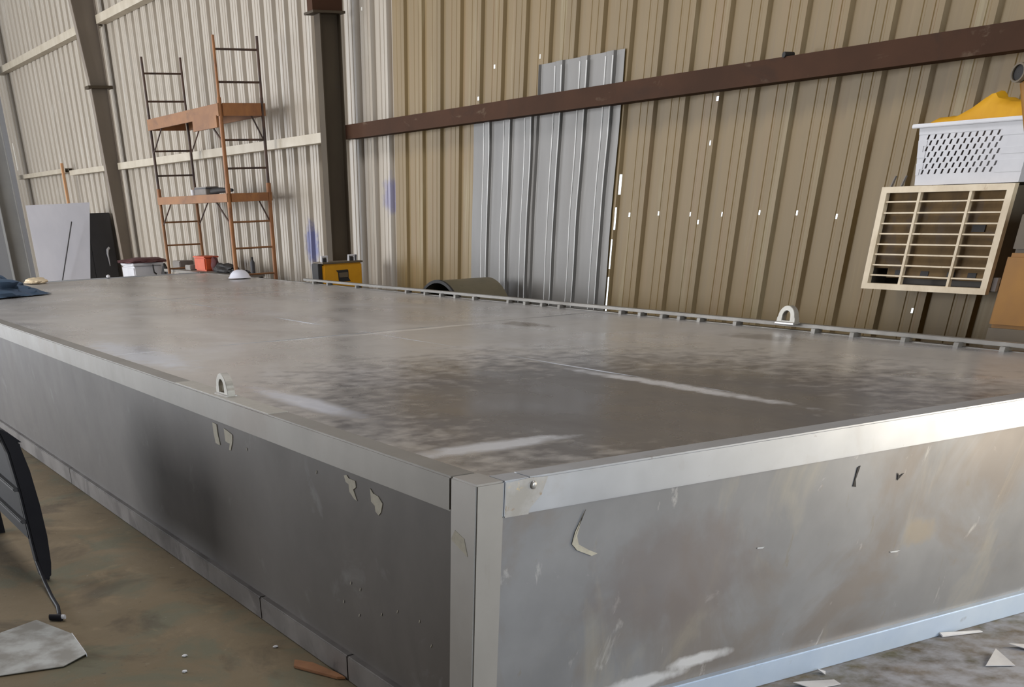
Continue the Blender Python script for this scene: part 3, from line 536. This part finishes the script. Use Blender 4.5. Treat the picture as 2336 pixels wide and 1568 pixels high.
# laundry basket on the cooler (perforated front)
bk = thing('laundry_basket', (5.03, 2.25, 1.727), 'white perforated plastic laundry basket standing on the cooler', 'basket')
BY0b, BY1b, BY0t, BY1t, BZ0, BZ1 = 1.84, 2.565, 1.815, 2.60, 1.728, 2.012
def perforated():
    """front wall as a lattice of cells, each with a slanted slot left open"""
    mb = MB(); rows = [1.965 - .0285 * k for k in range(7)]
    zs = [BZ0 + .012, 1.778] + [] ; nC = 11; cw = .0485; ytop = 2.525
    lerp = lambda z: (z - BZ0) / (BZ1 - BZ0)
    X = lambda z: 4.935 - .025 * lerp(z)
    ye = lambda z, s: (BY1b + (BY1t - BY1b) * lerp(z)) if s else (BY0b + (BY0t - BY0b) * lerp(z))
    P = lambda y, z: (X(z), y, z)
    hh = .0285 / 2
    zhi, zlo = rows[0] + hh, rows[-1] - hh
    mb.add([P(ye(BZ1, 0), BZ1), P(ye(BZ1, 1), BZ1), P(ye(zhi, 1), zhi), P(ye(zhi, 0), zhi)], [(0, 1, 2, 3)])
    mb.add([P(ye(zlo, 0), zlo), P(ye(zlo, 1), zlo), P(ye(BZ0, 1), BZ0), P(ye(BZ0, 0), BZ0)], [(0, 1, 2, 3)])
    for k, zc in enumerate(rows):
        za, zb = zc - hh, zc + hh; st = ytop - (.022 if k % 2 else 0) - .004 * 0
        ys = [st + cw / 2 - cw * j for j in range(nC + 1)]
        mb.add([P(ye(za, 1), za), P(ys[0], za), P(ys[0], zb), P(ye(zb, 1), zb)], [(0, 1, 2, 3)])
        mb.add([P(ys[-1], za), P(ye(za, 0), za), P(ye(zb, 0), zb), P(ys[-1], zb)], [(0, 1, 2, 3)])
        for j in range(nC):
            a, b_ = ys[j], ys[j + 1]; yc = (a + b_) / 2
            o_ = [P(a, za), P(b_, za), P(b_, zb), P(a, zb)]
            i_ = [P(yc + .011, zc - .0115), P(yc - .003, zc - .0115), P(yc - .011, zc + .0115), P(yc + .003, zc + .0115)]
            mb.add(o_ + i_, [(q, (q + 1) % 4, 4 + (q + 1) % 4, 4 + q) for q in range(4)])
    return mb
fb = perforated()
xb0, xb1 = 4.935, 5.17
fb.add([(xb0, BY0b, BZ0), (xb1, BY0b, BZ0), (xb1, BY1b, BZ0), (xb0, BY1b, BZ0), (4.91, BY0t, BZ1), (5.185, BY0t, BZ1), (5.185, BY1t, BZ1), (4.91, BY1t, BZ1)],
       [(0, 1, 2, 3), (0, 1, 5, 4), (1, 2, 6, 5), (2, 3, 7, 6)])
o = fb.build('basket_body', M['white'], bk); md = o.modifiers.new('t', 'SOLIDIFY'); md.thickness = .003
rim = MB().box((4.885, BY0t - .03, BZ1), (4.915, BY1t + .045, BZ1 + .02)).box((5.165, BY0t - .03, BZ1), (5.19, BY1t + .045, BZ1 + .02)).box((4.915, BY0t - .03, BZ1), (5.165, BY0t + .005, BZ1 + .02)).box((4.915, BY1t + .002, BZ1), (5.165, BY1t + .045, BZ1 + .02))
rim.build('rim', M['white'], bk, bevel=.004)
# yellow cloth heaped in it
yc = MB(); n = 34; prof = [(2.60, 2.035), (2.56, 2.058), (2.50, 2.062), (2.43, 2.060), (2.40, 2.066), (2.33, 2.098), (2.27, 2.130), (2.215, 2.158), (2.19, 2.160), (2.165, 2.135), (2.11, 2.125), (2.08, 2.112), (2.03, 2.108), (1.93, 2.10), (1.86, 2.04)]
vs, fs = [], []
for i, (y, z) in enumerate(prof):
    for k in range(9):
        u = k / 8; xx = 4.945 + .205 * u; sag = 1 - (2 * u - 1) ** 4
        zz = 1.99 + (z - 1.99) * sag + .012 * mnoise.noise(Vector((xx * 20, y * 14, 1))) if 0 < k < 8 else 1.99
        vs.append((xx, y, zz))
fs = [(i * 9 + k, i * 9 + k + 1, (i + 1) * 9 + k + 1, (i + 1) * 9 + k) for i in range(len(prof) - 1) for k in range(8)]
fs += [tuple(range(9)), tuple((len(prof) - 1) * 9 + k for k in range(8, -1, -1)), tuple([i * 9 for i in range(len(prof))] + [i * 9 + 8 for i in range(len(prof) - 1, -1, -1)])]
tag(yc.add(vs, fs).build('yellow_cloth', M['yellow_cloth'], smooth=True), 'bright yellow cloth heaped to a peak in the white basket', 'cloth')

# yellow machine at the right edge
ym = thing('yellow_machine', (4.93, 1.3, 0), 'tall ochre-yellow machine cut off by the right edge, behind the tank', 'machine')
MB().box((4.70, .95, 1.03), (5.15, 1.62, 1.40)).build('body', M['ochre'], ym, bevel=.02)
MB().box((4.71, .96, .0), (5.14, 1.61, 1.03)).build('base', M['brown_paint'], ym)
MB().box((4.71, .96, 1.40), (5.14, 1.61, 1.60)).build('hood', M['brown_paint'], ym, bevel=.02)
MB().tube([(4.74, 1.52, 1.60), (4.70, 1.60, 1.80), (4.68, 1.70, 2.02), (4.665, 1.765, 2.17)], .035, 14).build('exhaust_pipe', M['ochre'], ym, smooth=True)
pm = MB().lathe((4.60, 1.79, 2.205), [(.034, 0), (.042, 0), (.042, .13), (.001, .13), (.001, .10), (.034, .10), (.034, 0)], axis='x', n=24).build('pipe_mouth', M['brown_paint'], ym, smooth=True)
MB().lathe((4.61, 1.79, 2.205), [(.033, 0), (.001, 0)], axis='x', n=24).build('bore', M['dark'], pm)

# ------------------------------------------------------------------ left foreground
eq = thing('black_equipment', (-.9, 3.6, 0), 'black moulded equipment case with curved end leg at the left edge', 'equipment')
prof = [(-.92, .83), (-.86, .80), (-.812, .745), (-.785, .60), (-.772, .42), (-.770, .25), (-.782, .10), (-.80, .02), (-.83, 0.0), (-.855, .02), (-.865, .12), (-.868, .228), (-.872, .5), (-.885, .70), (-.905, .78)]
MB().prism([(x, 3.40, z) for x, z in prof], (0, .10, 0)).build('end_leg', M['black'], eq, bevel=.012)
MB().box((-.872, 3.44, .23), (-.80, 4.9, .74)).build('body', M['black'], eq, bevel=.01)
MB().add([(-.895, 3.44, .74), (-.79, 3.44, .74), (-.87, 3.44, .81), (-.93, 3.44, .82), (-.895, 4.9, .74), (-.79, 4.9, .74), (-.87, 4.9, .81), (-.93, 4.9, .82)], [(0, 3, 2, 1), (4, 5, 6, 7), (0, 1, 5, 4), (1, 2, 6, 5), (2, 3, 7, 6), (3, 0, 4, 7)]).build('top_edge', M['black'], eq)
for z in (.33, .50): MB().box((-.90, 3.42, z), (-.865, 4.8, z + .02)).build('ledge', M['charcoal'], eq, bevel=.005)
MB().box((-.87, 4.75, 0), (-.80, 4.85, .25)).build('rear_leg', M['black'], eq)
MB().tube([(-.86, 3.42, .12), (-.865, 3.28, .035), (-.885, 3.05, .012), (-.90, 2.85, .012), (-.925, 2.72, .014), (-.945, 2.66, .016)], .011, 10).build('power_cord', M['black'], eq, smooth=True)
pl = MB().tube([(-.985, 2.675, .018), (-.93, 2.635, .018)], .017, 12).build('plug', M['black'], eq, smooth=True); MB().tube([(-.935, 2.64, .022), (-.915, 2.625, .022)], .012, 10).build('plug_pin', M['white'], pl)
gp = MB(); pts = [(-1.06, 2.66, .02), (-.955, 2.33, .022), (-.965, 2.02, .012), (-1.10, 1.93, .006), (-1.42, 1.98, .006), (-1.55, 2.45, .01)]
gp.prism(pts, (0, 0, .003))
tag(gp.build('metal_plate', M['ground_sheet']), 'dusty pale galvanised plate lying on the floor at bottom left', 'metal plate')
gpf = bpy.data.objects['metal_plate']
MB().prism([(-.955, 2.33, .0), (-.965, 2.02, .0), (-.965, 2.02, .018), (-.955, 2.33, .028)], (.003, 0, 0)).build('turned_edge', M['paper'], gpf)
tag(MB().prism([(-.160, 1.31, .002), (-.05, 1.07, .002), (-.014, 1.05, .002), (-.02, 1.12, .002), (-.06, 1.30, .002), (-.12, 1.39, .002)], (0, 0, .012)).build('brown_offcut', M['cardboard'], bevel=.003), 'flat brown offcut on the floor against the tank foot rail', 'offcut')
# pale offcuts of sheet on the floor at the right
def scrap(pts, label, h=.003, lift=.004):
    o = MB().prism([(x, y, lift + (.012 if i == 0 else 0)) for i, (x, y) in enumerate(pts)], (0, 0, h)).build('sheet_offcut', M['paper'])
    tag(o, label, 'offcut', 'pale sheet offcuts on the floor')
scrap([(2.655, -.018), (2.87, -.075), (2.872, -.093), (2.66, -.035)], 'long thin pale strip lying beside the tank foot at right', .006)
scrap([(2.693, -.29), (2.50, -.385), (2.61, -.452)], 'largest pale triangular offcut on the floor at lower right')
scrap([(1.825, -.03), (1.86, -.05), (1.827, -.08)], 'smallest pale triangular offcut, close to the tank foot rail')
scrap([(1.62, -.085), (1.815, -.14), (1.80, -.19), (1.66, -.17)], 'pale four-sided offcut cut by the bottom edge of the picture')
scrap([(2.80, -.28), (2.96, -.37), (2.84, -.40)], 'pale triangular offcut at the right edge, beyond the largest one')
for i, (x, y, l) in enumerate([(-.55, 1.75, 'tiny pale chip on the brown floor, midway to the offcut'), (-.62, 1.55, 'tiny pale chip on the brown floor nearest the bottom edge'), (-.12, 1.62, 'tiny pale chip on the floor just left of the tank foot rail')]):
    tag(MB().add(*blob((x, y, .006), (.014, .010, .006), 50 + i, .3, 2, 0.0)).build('pale_chip', M['paper']), l, 'chip')

for o in S.objects:
    if '_o' in o: del o['_o']
